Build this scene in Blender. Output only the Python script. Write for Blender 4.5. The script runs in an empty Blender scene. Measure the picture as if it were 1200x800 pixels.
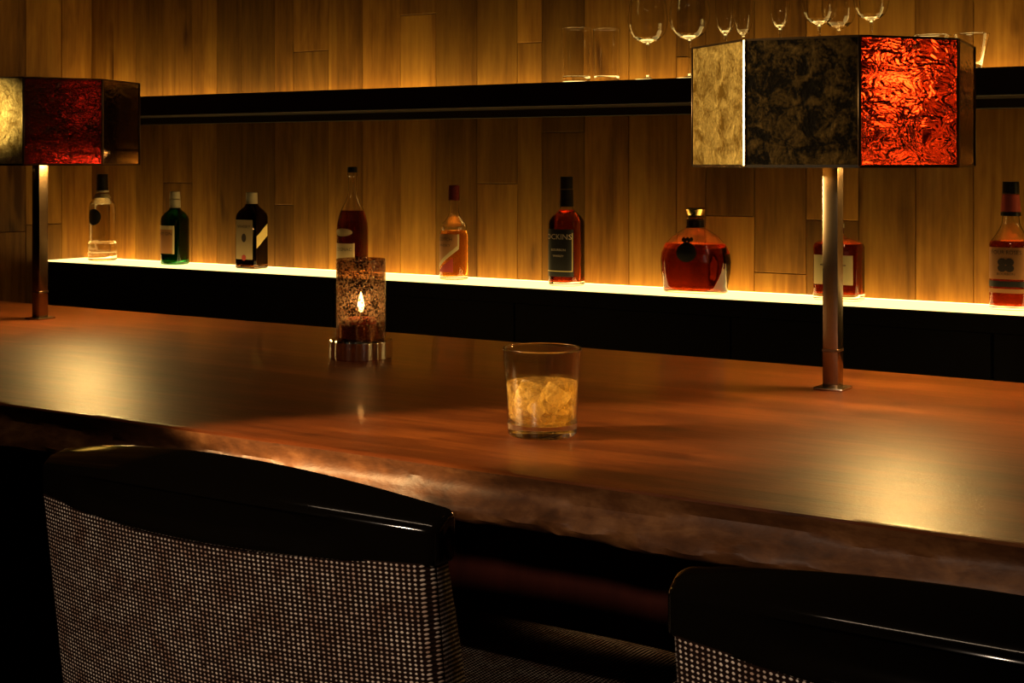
import bpy, bmesh, math, random
from mathutils import Vector, Matrix
random.seed(7)
SC = bpy.context.scene
COL = SC.collection
PI = math.pi

# ------------------------------------------------------------------ camera
CAM_Z = 1.23
YAW = math.radians(32.78)
FPX = 1700.0
HORIZON = 189.0
cam = bpy.data.cameras.new('camera')
cam.sensor_width = 36.0
cam.lens = 36.0 * FPX / 1200.0
cam.shift_y = -(400.0 - HORIZON) / 1200.0
cam.clip_start = 0.02
cam_o = bpy.data.objects.new('camera', cam)
cam_o.location = (0, 0, CAM_Z)
cam_o.rotation_euler = (PI / 2, 0, YAW)
COL.objects.link(cam_o)
SC.camera = cam_o

# ------------------------------------------------------------------ world, exposure
SC.view_settings.view_transform = 'Standard'
SC.view_settings.look = 'None'
SC.view_settings.gamma = 1.0
SC.view_settings.exposure = 0.0
SC.view_settings.use_curve_mapping = False
w = bpy.data.worlds.new('world')
w.use_nodes = True
w.node_tree.nodes['Background'].inputs[0].default_value = (1.0, 0.55, 0.3, 1)
w.node_tree.nodes['Background'].inputs[1].default_value = 0.002
SC.world = w
try:
    SC.cycles.use_denoising = True
    SC.cycles.max_bounces = 14
    SC.cycles.transmission_bounces = 12
    SC.cycles.glossy_bounces = 6
    SC.cycles.diffuse_bounces = 3
    SC.cycles.transparent_max_bounces = 16
    SC.cycles.sample_clamp_indirect = 4.0
    SC.cycles.blur_glossy = 0.6
except Exception:
    pass


def spot(name, loc, target, watts, color, size_deg, blend=0.5, radius=0.04):
    l = bpy.data.lights.new(name, 'SPOT')
    l.energy = watts
    l.color = color
    l.spot_size = math.radians(size_deg)
    l.spot_blend = blend
    l.shadow_soft_size = radius
    o = bpy.data.objects.new(name, l)
    o.location = loc
    d = Vector(target) - Vector(loc)
    o.rotation_euler = d.to_track_quat('-Z', 'Y').to_euler()
    COL.objects.link(o)
    return o


# low warm lamp to the left of the seats: long shadow of the tumbler, gilded panes, lower edge of the slab
key = spot('side_lamp', (-2.20, 0.52, 1.38), (-0.95, 1.475, 0.92), 470, (1.0, 0.60, 0.24), 15, 0.5, 0.025)
# two narrow spots added to brighten the gilded sides of the counter lamps
spot('added_pane_spot', (-2.60, 0.10, 1.42), (-0.83, 1.90, 1.30), 260, (1.0, 0.66, 0.26), 9.5, 0.6, 0.03)
spot('added_pane_spot', (-3.30, 0.75, 1.42), (-2.45, 1.86, 1.325), 190, (1.0, 0.74, 0.32), 6.5, 0.6, 0.03)
# recessed downlights over the bar; bare spot added to light the chair backs
spot('bar_downlight', (-0.45, 1.85, 2.6), (-0.45, 1.66, 0.9), 9, (1.0, 0.46, 0.14), 46, 1.0, 0.03)
spot('bar_downlight', (-1.75, 1.85, 2.6), (-1.75, 1.66, 0.9), 7, (1.0, 0.46, 0.14), 46, 1.0, 0.03)
spot('seat_spot', (-0.72, -0.95, 1.78), (-0.74, 0.98, 0.74), 70, (1.0, 0.74, 0.52), 36, 0.9, 0.04)
# slim area light added above the seats for line highlights on the chair rails
al = bpy.data.lights.new('added_rail_light', 'AREA')
al.shape = 'RECTANGLE'; al.size = 1.6; al.size_y = 0.04
al.energy = 3.6; al.color = (1.0, 0.72, 0.46)
alo = bpy.data.objects.new('added_rail_light', al)
alo.location = (-0.7, 0.45, 2.60)
COL.objects.link(alo)

# ------------------------------------------------------------------ helpers
def ray_x(px, Y):
    """world X and pixels per metre where image column px meets the vertical plane y = Y"""
    t = (px - 600.0) / FPX
    d = Y / (math.cos(YAW) + t * math.sin(YAW))
    return d * (t * math.cos(YAW) - math.sin(YAW)), FPX / d


def ray_y(px, X):
    t = (px - 600.0) / FPX
    d = X / (t * math.cos(YAW) - math.sin(YAW))
    return d * (math.cos(YAW) + t * math.sin(YAW)), FPX / d


def on_plane(px, py, z):
    d = (CAM_Z - z) * FPX / (py - HORIZON)
    t = (px - 600.0) / FPX
    return (d * (t * math.cos(YAW) - math.sin(YAW)), d * (t * math.sin(YAW) + math.cos(YAW)))


def tag(o, label=None, cat=None, group=None, kind=None):
    if label: o['label'] = label
    if cat: o['category'] = cat
    if group: o['group'] = group
    if kind: o['kind'] = kind
    return o


def empty(name, loc, rz=0.0):
    o = bpy.data.objects.new(name, None)
    o.empty_display_size = 0.05
    o.location = loc
    o.rotation_euler = (0, 0, rz)
    COL.objects.link(o)
    return o


def link_mesh(name, me, mat, parent=None, loc=None, smooth=None):
    o = bpy.data.objects.new(name, me)
    if mat is not None:
        me.materials.append(mat)
    if smooth is not None:
        for p in me.polygons: p.use_smooth = True
        me.set_sharp_from_angle(angle=math.radians(smooth))
    if parent is not None: o.parent = parent
    if loc is not None: o.location = loc
    COL.objects.link(o)
    return o


def mesh(name, verts, faces, mat, parent=None, loc=None, smooth=None, uvs=None):
    me = bpy.data.meshes.new(name)
    me.from_pydata(verts, [], faces)
    if uvs is not None:
        l = me.uv_layers.new(name='UVMap')
        for lp in me.loops:
            l.data[lp.index].uv = uvs[lp.vertex_index]
    me.update()
    return link_mesh(name, me, mat, parent, loc, smooth)


def bm_obj(name, bm, mat, parent=None, loc=None, smooth=None):
    me = bpy.data.meshes.new(name)
    bm.normal_update()
    bm.to_mesh(me)
    bm.free()
    return link_mesh(name, me, mat, parent, loc, smooth)


def box_bm(x0, x1, y0, y1, z0, z1, bev=0.0, seg=2):
    bm = bmesh.new()
    bmesh.ops.create_cube(bm, size=1.0)
    for v in bm.verts:
        v.co = Vector((x0 + (v.co.x + .5) * (x1 - x0), y0 + (v.co.y + .5) * (y1 - y0), z0 + (v.co.z + .5) * (z1 - z0)))
    if bev > 0:
        bmesh.ops.bevel(bm, geom=list(bm.edges), offset=bev, segments=seg, affect='EDGES', profile=0.6)
    return bm


def box(name, x0, x1, y0, y1, z0, z1, mat, parent=None, bev=0.0, seg=2, smooth=None):
    return bm_obj(name, box_bm(x0, x1, y0, y1, z0, z1, bev, seg), mat, parent, None, 40 if (bev > 0 and smooth is None) else smooth)


def with_support(pts, gap=0.0005, turn=12.0):
    """extra points next to the corners of a profile, so that smooth shading stays flat on the long runs"""
    def bend(a, b, c):
        u, v = Vector((b[0] - a[0], b[1] - a[1])), Vector((c[0] - b[0], c[1] - b[1]))
        if u.length < 1e-7 or v.length < 1e-7: return 0.0
        return math.degrees(u.angle(v))
    out = [pts[0]]
    for i in range(len(pts) - 1):
        a, b = pts[i], pts[i + 1]
        L = math.hypot(b[0] - a[0], b[1] - a[1])
        if L > 4 * gap:
            if i == 0 or bend(pts[i - 1], a, b) > turn:
                t = gap / L
                if a[0] > 1e-6: out.append((a[0] + (b[0] - a[0]) * t, a[1] + (b[1] - a[1]) * t))
            if i + 2 >= len(pts) or bend(a, b, pts[i + 2]) > turn:
                t = 1 - gap / L
                if b[0] > 1e-6: out.append((a[0] + (b[0] - a[0]) * t, a[1] + (b[1] - a[1]) * t))
        out.append(b)
    return out


def lathe(name, prof, mat, parent=None, n=40, loc=None, smooth=50):
    """closed surface of revolution: prof = [(r, z)...] from axis to axis (r = 0 ends collapse)"""
    verts, faces, rings = [], [], []
    prof = with_support(prof)
    for r, z in prof:
        if r < 1e-6:
            rings.append([len(verts)]); verts.append((0, 0, z))
        else:
            rings.append(list(range(len(verts), len(verts) + n)))
            for k in range(n):
                a = 2 * PI * k / n
                verts.append((r * math.cos(a), r * math.sin(a), z))
    for A, B in zip(rings, rings[1:]):
        if len(A) == 1 and len(B) == 1: continue
        for k in range(n):
            k2 = (k + 1) % n
            if len(A) == 1: faces.append((A[0], B[k2], B[k]))
            elif len(B) == 1: faces.append((A[k], A[k2], B[0]))
            else: faces.append((A[k], A[k2], B[k2], B[k]))
    o = mesh(name, verts, faces, mat, parent, loc, smooth)
    fix_normals(o.data)
    return o


def fix_normals(me):
    bm = bmesh.new(); bm.from_mesh(me)
    bmesh.ops.recalc_face_normals(bm, faces=bm.faces)
    bm.to_mesh(me); bm.free(); me.update()


# ------------------------------------------------------------------ materials
def new_mat(name):
    m = bpy.data.materials.new(name)
    m.use_nodes = True
    nt = m.node_tree
    return m, nt, nt.nodes['Principled BSDF']


def N(nt, typ, **kw):
    n = nt.nodes.new(typ)
    for k, v in kw.items():
        if hasattr(n, k): setattr(n, k, v)
    return n


def plain(name, col, rough=0.5, metal=0.0, coat=0.0, spec=0.5):
    m, nt, b = new_mat(name)
    b.inputs['Base Color'].default_value = (*col, 1)
    b.inputs['Roughness'].default_value = rough
    b.inputs['Metallic'].default_value = metal
    b.inputs['Coat Weight'].default_value = coat
    b.inputs['Coat Roughness'].default_value = 0.05
    b.inputs['Specular IOR Level'].default_value = spec
    return m


def ramp(nt, fac, stops):
    r = N(nt, 'ShaderNodeValToRGB')
    cr = r.color_ramp
    while len(cr.elements) < len(stops): cr.elements.new(0.5)
    for e, (p, c) in zip(cr.elements, stops):
        e.position = p; e.color = (*c, 1)
    nt.links.new(fac, r.inputs[0])
    return r.outputs[0]


def math_node(nt, op, a, b=None):
    n = N(nt, 'ShaderNodeMath'); n.operation = op
    for i, v in enumerate((a, b)):
        if v is None: continue
        if isinstance(v, (int, float)): n.inputs[i].default_value = v
        else: nt.links.new(v, n.inputs[i])
    return n.outputs[0]


def noise(nt, vec, scale, detail=4, rough=0.55, dist=0.0):
    n = N(nt, 'ShaderNodeTexNoise')
    n.inputs['Scale'].default_value = scale
    n.inputs['Detail'].default_value = detail
    n.inputs['Roughness'].default_value = rough
    n.inputs['Distortion'].default_value = dist
    nt.links.new(vec, n.inputs['Vector'])
    return n


def mapping(nt, src, scale=(1, 1, 1), loc=None):
    mp = N(nt, 'ShaderNodeMapping')
    mp.inputs['Scale'].default_value = scale
    nt.links.new(src, mp.inputs['Vector'])
    if loc is not None: nt.links.new(loc, mp.inputs['Location'])
    return mp.outputs[0]


def bump(nt, b, height, strength, dist):
    n = N(nt, 'ShaderNodeBump')
    n.inputs['Strength'].default_value = strength
    n.inputs['Distance'].default_value = dist
    nt.links.new(height, n.inputs['Height'])
    nt.links.new(n.outputs[0], b.inputs['Normal'])
    return n


def wood(name, cols, grain, rough=0.5, coat=0.0, coat_rough=0.1, tone=0.35, bumpd=0.0006, spec=0.4, per_object=True, ring=6.0, pore=0.0):
    """cols dark, mid, light; grain = mapping scale (small along the fibre)"""
    m, nt, b = new_mat(name)
    tc = N(nt, 'ShaderNodeTexCoord')
    oi = N(nt, 'ShaderNodeObjectInfo')
    off = N(nt, 'ShaderNodeVectorMath'); off.operation = 'SCALE'
    off.inputs[0].default_value = (37.0, 53.0, 29.0)
    if per_object: nt.links.new(oi.outputs['Random'], off.inputs['Scale'])
    else: off.inputs['Scale'].default_value = 0.3
    v = mapping(nt, tc.outputs['Object'], grain, off.outputs[0])
    broad = noise(nt, v, ring, 5, 0.6, 0.8)
    fine = noise(nt, v, ring * 9, 3, 0.6, 0.2)
    mix = math_node(nt, 'ADD', math_node(nt, 'MULTIPLY', broad.outputs[0], 0.68), math_node(nt, 'MULTIPLY', fine.outputs[0], 0.32))
    blot = noise(nt, mapping(nt, tc.outputs['Object'], tuple(min(1.0, g * 4) for g in grain), off.outputs[0]), ring * 1.7, 4, 0.65, 0.6)
    mix = math_node(nt, 'ADD', math_node(nt, 'MULTIPLY', mix, 0.74), math_node(nt, 'MULTIPLY', blot.outputs[0], 0.26))
    kn = noise(nt, mapping(nt, tc.outputs['Object'], tuple(min(1.0, g * 5) for g in grain), off.outputs[0]), ring * 1.1, 2, 0.5, 0.3)
    mix = math_node(nt, 'SUBTRACT', mix, math_node(nt, 'MULTIPLY', math_node(nt, 'MAXIMUM', math_node(nt, 'SUBTRACT', kn.outputs[0], 0.66), 0.0), 1.6))
    c = ramp(nt, mix, [(0.33, cols[0]), (0.5, cols[1]), (0.66, cols[2])])
    if per_object:
        hsv = N(nt, 'ShaderNodeHueSaturation')
        nt.links.new(c, hsv.inputs['Color'])
        val = math_node(nt, 'ADD', math_node(nt, 'MULTIPLY', oi.outputs['Random'], tone * 2), 1.0 - tone)
        nt.links.new(val, hsv.inputs['Value'])
        c = hsv.outputs[0]
    nt.links.new(c, b.inputs['Base Color'])
    b.inputs['Roughness'].default_value = rough
    b.inputs['Specular IOR Level'].default_value = spec
    b.inputs['Coat Weight'].default_value = coat
    b.inputs['Coat Roughness'].default_value = coat_rough
    h = fine.outputs[0]
    if pore > 0:
        h = math_node(nt, 'ADD', h, math_node(nt, 'MULTIPLY', noise(nt, mapping(nt, tc.outputs['Object'], (0.45, 1, 1)), 520, 2, 0.6).outputs[0], pore))
    bump(nt, b, h, 0.5, bumpd)
    return m


def glass_mat(name, col, rough=0.0, ior=1.45):
    m, nt, b = new_mat(name)
    b.inputs['Base Color'].default_value = (*col, 1)
    b.inputs['Roughness'].default_value = rough
    b.inputs['Transmission Weight'].default_value = 1.0
    b.inputs['IOR'].default_value = ior
    return m


M = {}
M['oak'] = wood('oak_plank', ((0.075, 0.026, 0.004), (0.24, 0.106, 0.017), (0.40, 0.198, 0.032)), (1.0, 1.0, 0.07), rough=0.6, tone=0.42, ring=7, spec=0.2)
M['counter'] = wood('counter_slab', ((0.030, 0.0068, 0.0014), (0.100, 0.025, 0.0048), (0.22, 0.062, 0.011)), (0.10, 1.0, 1.0), rough=0.38, coat=0.13, coat_rough=0.10, per_object=False, bumpd=0.0009, ring=9, spec=0.28, pore=0.8)
M['live_edge'] = wood('live_edge', ((0.030, 0.010, 0.003), (0.12, 0.045, 0.014), (0.27, 0.12, 0.042)), (0.5, 1.0, 1.0), rough=0.5, per_object=False, bumpd=0.0015, ring=11, spec=0.3)
M['mahogany'] = wood('mahogany_panel', ((0.045, 0.008, 0.005), (0.08, 0.015, 0.008), (0.11, 0.022, 0.012)), (1.0, 1.0, 0.08), rough=0.45, tone=0.15)
M['black_wood'] = plain('black_stained_wood', (0.004, 0.003, 0.0025), 0.6, spec=0.12)
M['shelf_dark'] = plain('dark_stained_shelf', (0.016, 0.009, 0.005), 0.5, spec=0.3)
M['lacquer'] = plain('black_lacquer', (0.004, 0.003, 0.002), 0.10, spec=0.45)
M['leg_wood'] = plain('dark_leg_wood', (0.012, 0.007, 0.005), 0.3)
M['floor'] = wood('floor_boards', ((0.012, 0.006, 0.004), (0.02, 0.01, 0.006), (0.03, 0.015, 0.009)), (0.08, 1.0, 1.0), rough=0.5, per_object=False)
M['paint'] = plain('dark_plaster', (0.02, 0.013, 0.009), 0.8, spec=0.2)
M['chrome'] = plain('polished_chrome', (0.85, 0.80, 0.74), 0.10, metal=1.0)
M['nickel'] = plain('brushed_nickel', (0.62, 0.52, 0.40), 0.22, metal=1.0)
M['stem'] = plain('bronzed_stem', (0.26, 0.185, 0.11), 0.24, metal=1.0)
M['bronze'] = plain('dark_bronze', (0.16, 0.11, 0.07), 0.35, metal=1.0)
M['gold'] = plain('gold_foil', (0.85, 0.60, 0.22), 0.25, metal=1.0)
M['glass'] = glass_mat('clear_glass', (0.98, 0.97, 0.93))
M['glass_green'] = glass_mat('green_glass', (0.012, 0.17, 0.045))
M['glass_dark'] = glass_mat('dark_brown_glass', (0.10, 0.035, 0.012))
M['water'] = glass_mat('clear_spirit', (0.97, 0.95, 0.90), ior=1.36)


def clear_tint(name, col, cloudy=0.0, cloud=(1, 1, 1)):
    """a body inside the solid glass: it tints what passes and may be cloudy"""
    m, nt, b = new_mat(name)
    nt.nodes.remove(b)
    out = nt.nodes['Material Output']
    t = N(nt, 'ShaderNodeBsdfTransparent'); t.inputs[0].default_value = (*col, 1)
    if cloudy <= 0:
        nt.links.new(t.outputs[0], out.inputs[0]); return m
    d = N(nt, 'ShaderNodeBsdfDiffuse'); d.inputs[0].default_value = (*cloud, 1)
    l = N(nt, 'ShaderNodeBsdfTranslucent'); l.inputs[0].default_value = (*cloud, 1)
    a = N(nt, 'ShaderNodeMixShader'); a.inputs[0].default_value = 0.5
    nt.links.new(d.outputs[0], a.inputs[1]); nt.links.new(l.outputs[0], a.inputs[2])
    tc = N(nt, 'ShaderNodeTexCoord')
    nz = noise(nt, tc.outputs['Object'], 110, 3, 0.6, 0.5)
    f = math_node(nt, 'MULTIPLY', ramp(nt, nz.outputs[0], [(0.38, (0.15, 0.15, 0.15)), (0.62, (1, 1, 1))]), cloudy)
    x = N(nt, 'ShaderNodeMixShader')
    nt.links.new(f, x.inputs[0]); nt.links.new(t.outputs[0], x.inputs[1]); nt.links.new(a.outputs[0], x.inputs[2])
    nt.links.new(x.outputs[0], out.inputs[0])
    return m


M['whisky'] = clear_tint('whisky_on_ice', (0.985, 0.86, 0.50), 0.36, (0.95, 0.70, 0.24))

# thin drawn glass: what is behind passes straight, with a Fresnel reflection
m, nt, b = new_mat('thin_glass')
nt.nodes.remove(b)
t = N(nt, 'ShaderNodeBsdfTransparent'); t.inputs[0].default_value = (0.97, 0.96, 0.94, 1)
g = N(nt, 'ShaderNodeBsdfGlossy'); g.inputs['Roughness'].default_value = 0.02
lw = N(nt, 'ShaderNodeLayerWeight'); lw.inputs[0].default_value = 0.5
fac = math_node(nt, 'ADD', math_node(nt, 'MULTIPLY', math_node(nt, 'POWER', lw.outputs['Facing'], 4.0), 0.85), 0.09)
x = N(nt, 'ShaderNodeMixShader')
nt.links.new(fac, x.inputs[0]); nt.links.new(t.outputs[0], x.inputs[1]); nt.links.new(g.outputs[0], x.inputs[2])
nt.links.new(x.outputs[0], nt.nodes['Material Output'].inputs[0])
M['thin_glass'] = m
M['ice'] = clear_tint('ice', (0.98, 0.96, 0.90), 0.6, (0.95, 0.88, 0.66))
M['amber'] = glass_mat('amber_spirit', (0.85, 0.36, 0.07), ior=1.36)
M['red_amber'] = glass_mat('deep_red_spirit', (0.36, 0.045, 0.012), ior=1.36)
M['cognac'] = glass_mat('dark_cognac', (0.09, 0.011, 0.006), ior=1.36)
M['cap_black'] = plain('black_cap', (0.01, 0.009, 0.009), 0.3)
M['cap_maroon'] = plain('maroon_cap', (0.12, 0.012, 0.012), 0.35)
M['cap_cream'] = plain('cream_cap', (0.55, 0.45, 0.30), 0.4)
M['cap_red'] = plain('red_foil', (0.40, 0.06, 0.04), 0.35)
M['paper'] = plain('cream_paper', (0.60, 0.45, 0.22), 0.7)
M['paper_tan'] = plain('tan_paper', (0.40, 0.27, 0.13), 0.7)
M['paper_orange'] = plain('orange_paper', (0.42, 0.17, 0.05), 0.7)
M['paper_black'] = plain('black_paper', (0.012, 0.010, 0.010), 0.5)
M['paper_gold'] = plain('golden_paper', (0.75, 0.58, 0.22), 0.5)
M['ink'] = plain('dark_ink', (0.04, 0.02, 0.015), 0.7)
M['ink_red'] = plain('red_ink', (0.35, 0.03, 0.02), 0.6)
M['ink_cream'] = plain('cream_ink', (0.70, 0.55, 0.40), 0.6)
M['wax'] = plain('red_wax', (0.40, 0.03, 0.02), 0.45)


def emitter(name, col, strength):
    m, nt, b = new_mat(name)
    b.inputs['Base Color'].default_value = (*col, 1)
    b.inputs['Emission Color'].default_value = (*col, 1)
    b.inputs['Emission Strength'].default_value = strength
    return m


M['light_panel'] = emitter('backlit_acrylic', (1.0, 0.70, 0.22), 2.6)
M['light_strip'] = emitter('led_strip', (1.0, 0.65, 0.17), 6.5)
M['bulb'] = emitter('bulb', (1.0, 0.52, 0.17), 62.0)
M['bulb_dim'] = emitter('bulb_dimmed', (1.0, 0.50, 0.18), 1.6)
M['puck'] = emitter('lamp_disc', (1.0, 0.60, 0.18), 260.0)
M['flame'] = emitter('flame', (1.0, 0.72, 0.32), 30.0)

# woven tweed: staggered pale knots on dark brown, UV in metres
m, nt, b = new_mat('tweed')
uv = N(nt, 'ShaderNodeUVMap')
sep = N(nt, 'ShaderNodeSeparateXYZ'); nt.links.new(uv.outputs[0], sep.inputs[0])
cu = math_node(nt, 'COSINE', math_node(nt, 'MULTIPLY', sep.outputs[0], 2 * PI / 0.0049))
cv = math_node(nt, 'COSINE', math_node(nt, 'MULTIPLY', sep.outputs[1], 2 * PI / 0.0038))
dots = math_node(nt, 'MULTIPLY', math_node(nt, 'ADD', cu, cv), 0.5)
nz = noise(nt, uv.outputs[0], 260, 1, 0.5)
nz2 = noise(nt, uv.outputs[0], 40, 2, 0.5)
dd = math_node(nt, 'ADD', dots, math_node(nt, 'MULTIPLY', math_node(nt, 'SUBTRACT', nz.outputs[0], 0.5), 1.3))
mask = ramp(nt, dd, [(0.34, (0, 0, 0)), (0.64, (1, 1, 1))])
knot = ramp(nt, nz2.outputs[0], [(0.35, (0.55, 0.36, 0.27)), (0.65, (0.95, 0.82, 0.70))])
mx = N(nt, 'ShaderNodeMix'); mx.data_type = 'RGBA'
nt.links.new(mask, mx.inputs['Factor'])
mx.inputs[6].default_value = (0.016, 0.007, 0.0045, 1)
nt.links.new(knot, mx.inputs[7])
nt.links.new(mx.outputs[2], b.inputs['Base Color'])
b.inputs['Roughness'].default_value = 0.9
b.inputs['Specular IOR Level'].default_value = 0.1
bump(nt, b, dots, 0.6, 0.0008)
M['tweed'] = m


def pane_metal(name, dark, light, metal=0.85, rough=0.38, sc=38, d=0.003, lo=0.40, hi=0.66):
    m, nt, b = new_mat(name)
    tc = N(nt, 'ShaderNodeTexCoord')
    n1 = noise(nt, tc.outputs['Object'], sc, 6, 0.65, 0.6)
    n2 = noise(nt, tc.outputs['Object'], sc * 5, 4, 0.6, 0.2)
    s = math_node(nt, 'ADD', math_node(nt, 'MULTIPLY', n1.outputs[0], 0.7), math_node(nt, 'MULTIPLY', n2.outputs[0], 0.3))
    nt.links.new(ramp(nt, s, [(lo, dark), (hi, light)]), b.inputs['Base Color'])
    b.inputs['Metallic'].default_value = metal
    b.inputs['Roughness'].default_value = rough
    b.inputs['Specular IOR Level'].default_value = 0.12
    bump(nt, b, s, 0.8, d)
    return m


def pane_glass(name, col, rough, sc, d, dist=1.2):
    m, nt, b = new_mat(name)
    tc = N(nt, 'ShaderNodeTexCoord')
    n1 = noise(nt, mapping(nt, tc.outputs['Object'], (1, 1, 1.7)), sc, 3, 0.5, dist)
    b.inputs['Base Color'].default_value = (*col, 1)
    b.inputs['Roughness'].default_value = rough
    b.inputs['Transmission Weight'].default_value = 1.0
    b.inputs['IOR'].default_value = 1.5
    bump(nt, b, n1.outputs[0], 1.0, d)
    return m


M['pane_gold'] = pane_metal('gilded_pane', (0.25, 0.15, 0.03), (0.95, 0.74, 0.27), rough=0.48)
M['pane_dark'] = pane_metal('blackened_pane', (0.004, 0.003, 0.002), (0.13, 0.082, 0.026), metal=0.6, rough=0.5, lo=0.46, hi=0.72)
M['pane_red'] = pane_glass('red_crinkled_pane', (0.88, 0.07, 0.018), 0.16, 24, 0.022, 1.0)
M['pane_oxblood'] = pane_glass('dimmed_red_crinkled_pane', (0.20, 0.010, 0.007), 0.13, 40, 0.014, 1.6)  # the red pane again, its dimness put into a darker colour
M['pane_smoke'] = pane_glass('smoked_pane', (0.20, 0.12, 0.07), 0.04, 40, 0.0006)

# seeded smoky glass for the candle holder: thin, tinted, full of small bubbles
m, nt, b = new_mat('seeded_glass')
nt.nodes.remove(b)
tc = N(nt, 'ShaderNodeTexCoord')
vo = N(nt, 'ShaderNodeTexVoronoi'); vo.inputs['Scale'].default_value = 240
nt.links.new(tc.outputs['Object'], vo.inputs['Vector'])
cl = noise(nt, tc.outputs['Object'], 60, 3, 0.6)
sz = N(nt, 'ShaderNodeSeparateXYZ'); nt.links.new(tc.outputs['Object'], sz.inputs[0])
foot = ramp(nt, math_node(nt, 'MULTIPLY', sz.outputs[2], 6.0), [(0.33, (1, 1, 1)), (0.42, (0, 0, 0))])   # the foot of the cylinder is clear
sd = math_node(nt, 'ADD', vo.outputs['Distance'], math_node(nt, 'MULTIPLY', math_node(nt, 'SUBTRACT', cl.outputs[0], 0.5), 0.9))
sd_dark = math_node(nt, 'ADD', sd, math_node(nt, 'MULTIPLY', foot, 0.4))
sd = math_node(nt, 'SUBTRACT', sd, math_node(nt, 'MULTIPLY', foot, 0.4))
t = N(nt, 'ShaderNodeBsdfTransparent')
nt.links.new(ramp(nt, sd_dark, [(0.30, (0.16, 0.08, 0.04)), (0.48, (0.86, 0.68, 0.50))]), t.inputs[0])
g = N(nt, 'ShaderNodeBsdfGlossy'); g.inputs['Roughness'].default_value = 0.08
bp = N(nt, 'ShaderNodeBump'); bp.inputs['Strength'].default_value = 1.0; bp.inputs['Distance'].default_value = 0.0009
nt.links.new(sd, bp.inputs['Height']); nt.links.new(bp.outputs[0], g.inputs['Normal'])
lw = N(nt, 'ShaderNodeLayerWeight'); lw.inputs[0].default_value = 0.5
fac = math_node(nt, 'ADD', math_node(nt, 'MULTIPLY', math_node(nt, 'POWER', lw.outputs['Facing'], 4.0), 0.8), 0.07)
tl = N(nt, 'ShaderNodeBsdfTranslucent'); tl.inputs[0].default_value = (0.80, 0.52, 0.28, 1)
y = N(nt, 'ShaderNodeMixShader')
nt.links.new(ramp(nt, sd, [(0.36, (0, 0, 0)), (0.62, (0.30, 0.30, 0.30))]), y.inputs[0])
nt.links.new(t.outputs[0], y.inputs[1]); nt.links.new(tl.outputs[0], y.inputs[2])
x = N(nt, 'ShaderNodeMixShader')
nt.links.new(fac, x.inputs[0]); nt.links.new(y.outputs[0], x.inputs[1]); nt.links.new(g.outputs[0], x.inputs[2])
nt.links.new(x.outputs[0], nt.nodes['Material Output'].inputs[0])
M['seeded'] = m

# ------------------------------------------------------------------ room shell
WALL_Y = 3.43
LEFT_X = -3.936
RIGHT_X = 3.0
FRONT_Y = -2.2
CEIL = 2.75
box('floor', LEFT_X - .2, RIGHT_X + .1, FRONT_Y - .1, WALL_Y + .15, -0.1, 0.0, M['floor'])
tag(bpy.data.objects['floor'], 'dark wooden floor under the bar and the chairs', 'floor', kind='structure')
box('ceiling', LEFT_X - .2, RIGHT_X + .1, FRONT_Y - .1, WALL_Y + .15, CEIL, CEIL + .1, M['paint'])
tag(bpy.data.objects['ceiling'], 'dark ceiling above the bar', 'ceiling', kind='structure')
wb = box('wall_back', LEFT_X - .2, RIGHT_X + .1, WALL_Y + .022, WALL_Y + .15, 0.0, CEIL, M['black_wood'])
tag(wb, 'back wall clad in vertical amber oak planks behind the bottles', 'wall', kind='structure')
wl = box('wall_left', LEFT_X - .2, LEFT_X - .022, FRONT_Y - .1, WALL_Y + .022, 0.0, CEIL, M['black_wood'])
tag(wl, 'dim plank clad side wall at the left end of the back bar', 'wall', kind='structure')
wr = box('wall_right', RIGHT_X, RIGHT_X + .1, FRONT_Y - .1, WALL_Y + .022, 0.0, CEIL, M['paint'])
tag(wr, 'dark wall at the right end of the bar', 'wall', kind='structure')
wf = box('wall_front', LEFT_X - .022, RIGHT_X, FRONT_Y - .1, FRONT_Y, 0.0, CEIL, M['paint'])
tag(wf, 'dark wall behind the seats', 'wall', kind='structure')


def plank(parent, axis, a0, a1, z0, z1):
    """one board, front edges chamfered, standing a little proud or back of its neighbours"""
    g = 0.0007
    p = random.uniform(0.0, 0.0016)
    a, c = (a1 - a0) / 2 - g, 0.0012
    h = (z1 - z0) / 2 - g
    back, front = 0.021, -p
    v = [(-a, back, -h), (a, back, -h), (a, back, h), (-a, back, h),
         (-a, front + c, -h), (a, front + c, -h), (a, front + c, h), (-a, front + c, h),
         (-a + c, front, -h + c), (a - c, front, -h + c), (a - c, front, h - c), (-a + c, front, h - c)]
    f = [(3, 2, 1, 0), (0, 1, 5, 4), (1, 2, 6, 5), (2, 3, 7, 6), (3, 0, 4, 7),
         (4, 5, 9, 8), (5, 6, 10, 9), (6, 7, 11, 10), (7, 4, 8, 11), (8, 9, 10, 11)]
    o = mesh('plank', v, f, M['oak'], parent)
    if axis == 'x':
        o.location = ((a0 + a1) / 2, WALL_Y, (z0 + z1) / 2)
    else:
        o.location = (LEFT_X, (a0 + a1) / 2, (z0 + z1) / 2)
        o.rotation_euler = (0, 0, PI / 2)
    return o


def z_at(px, py):
    X, s = ray_x(px, WALL_Y)
    return CAM_Z + (HORIZON - py) / s


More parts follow.
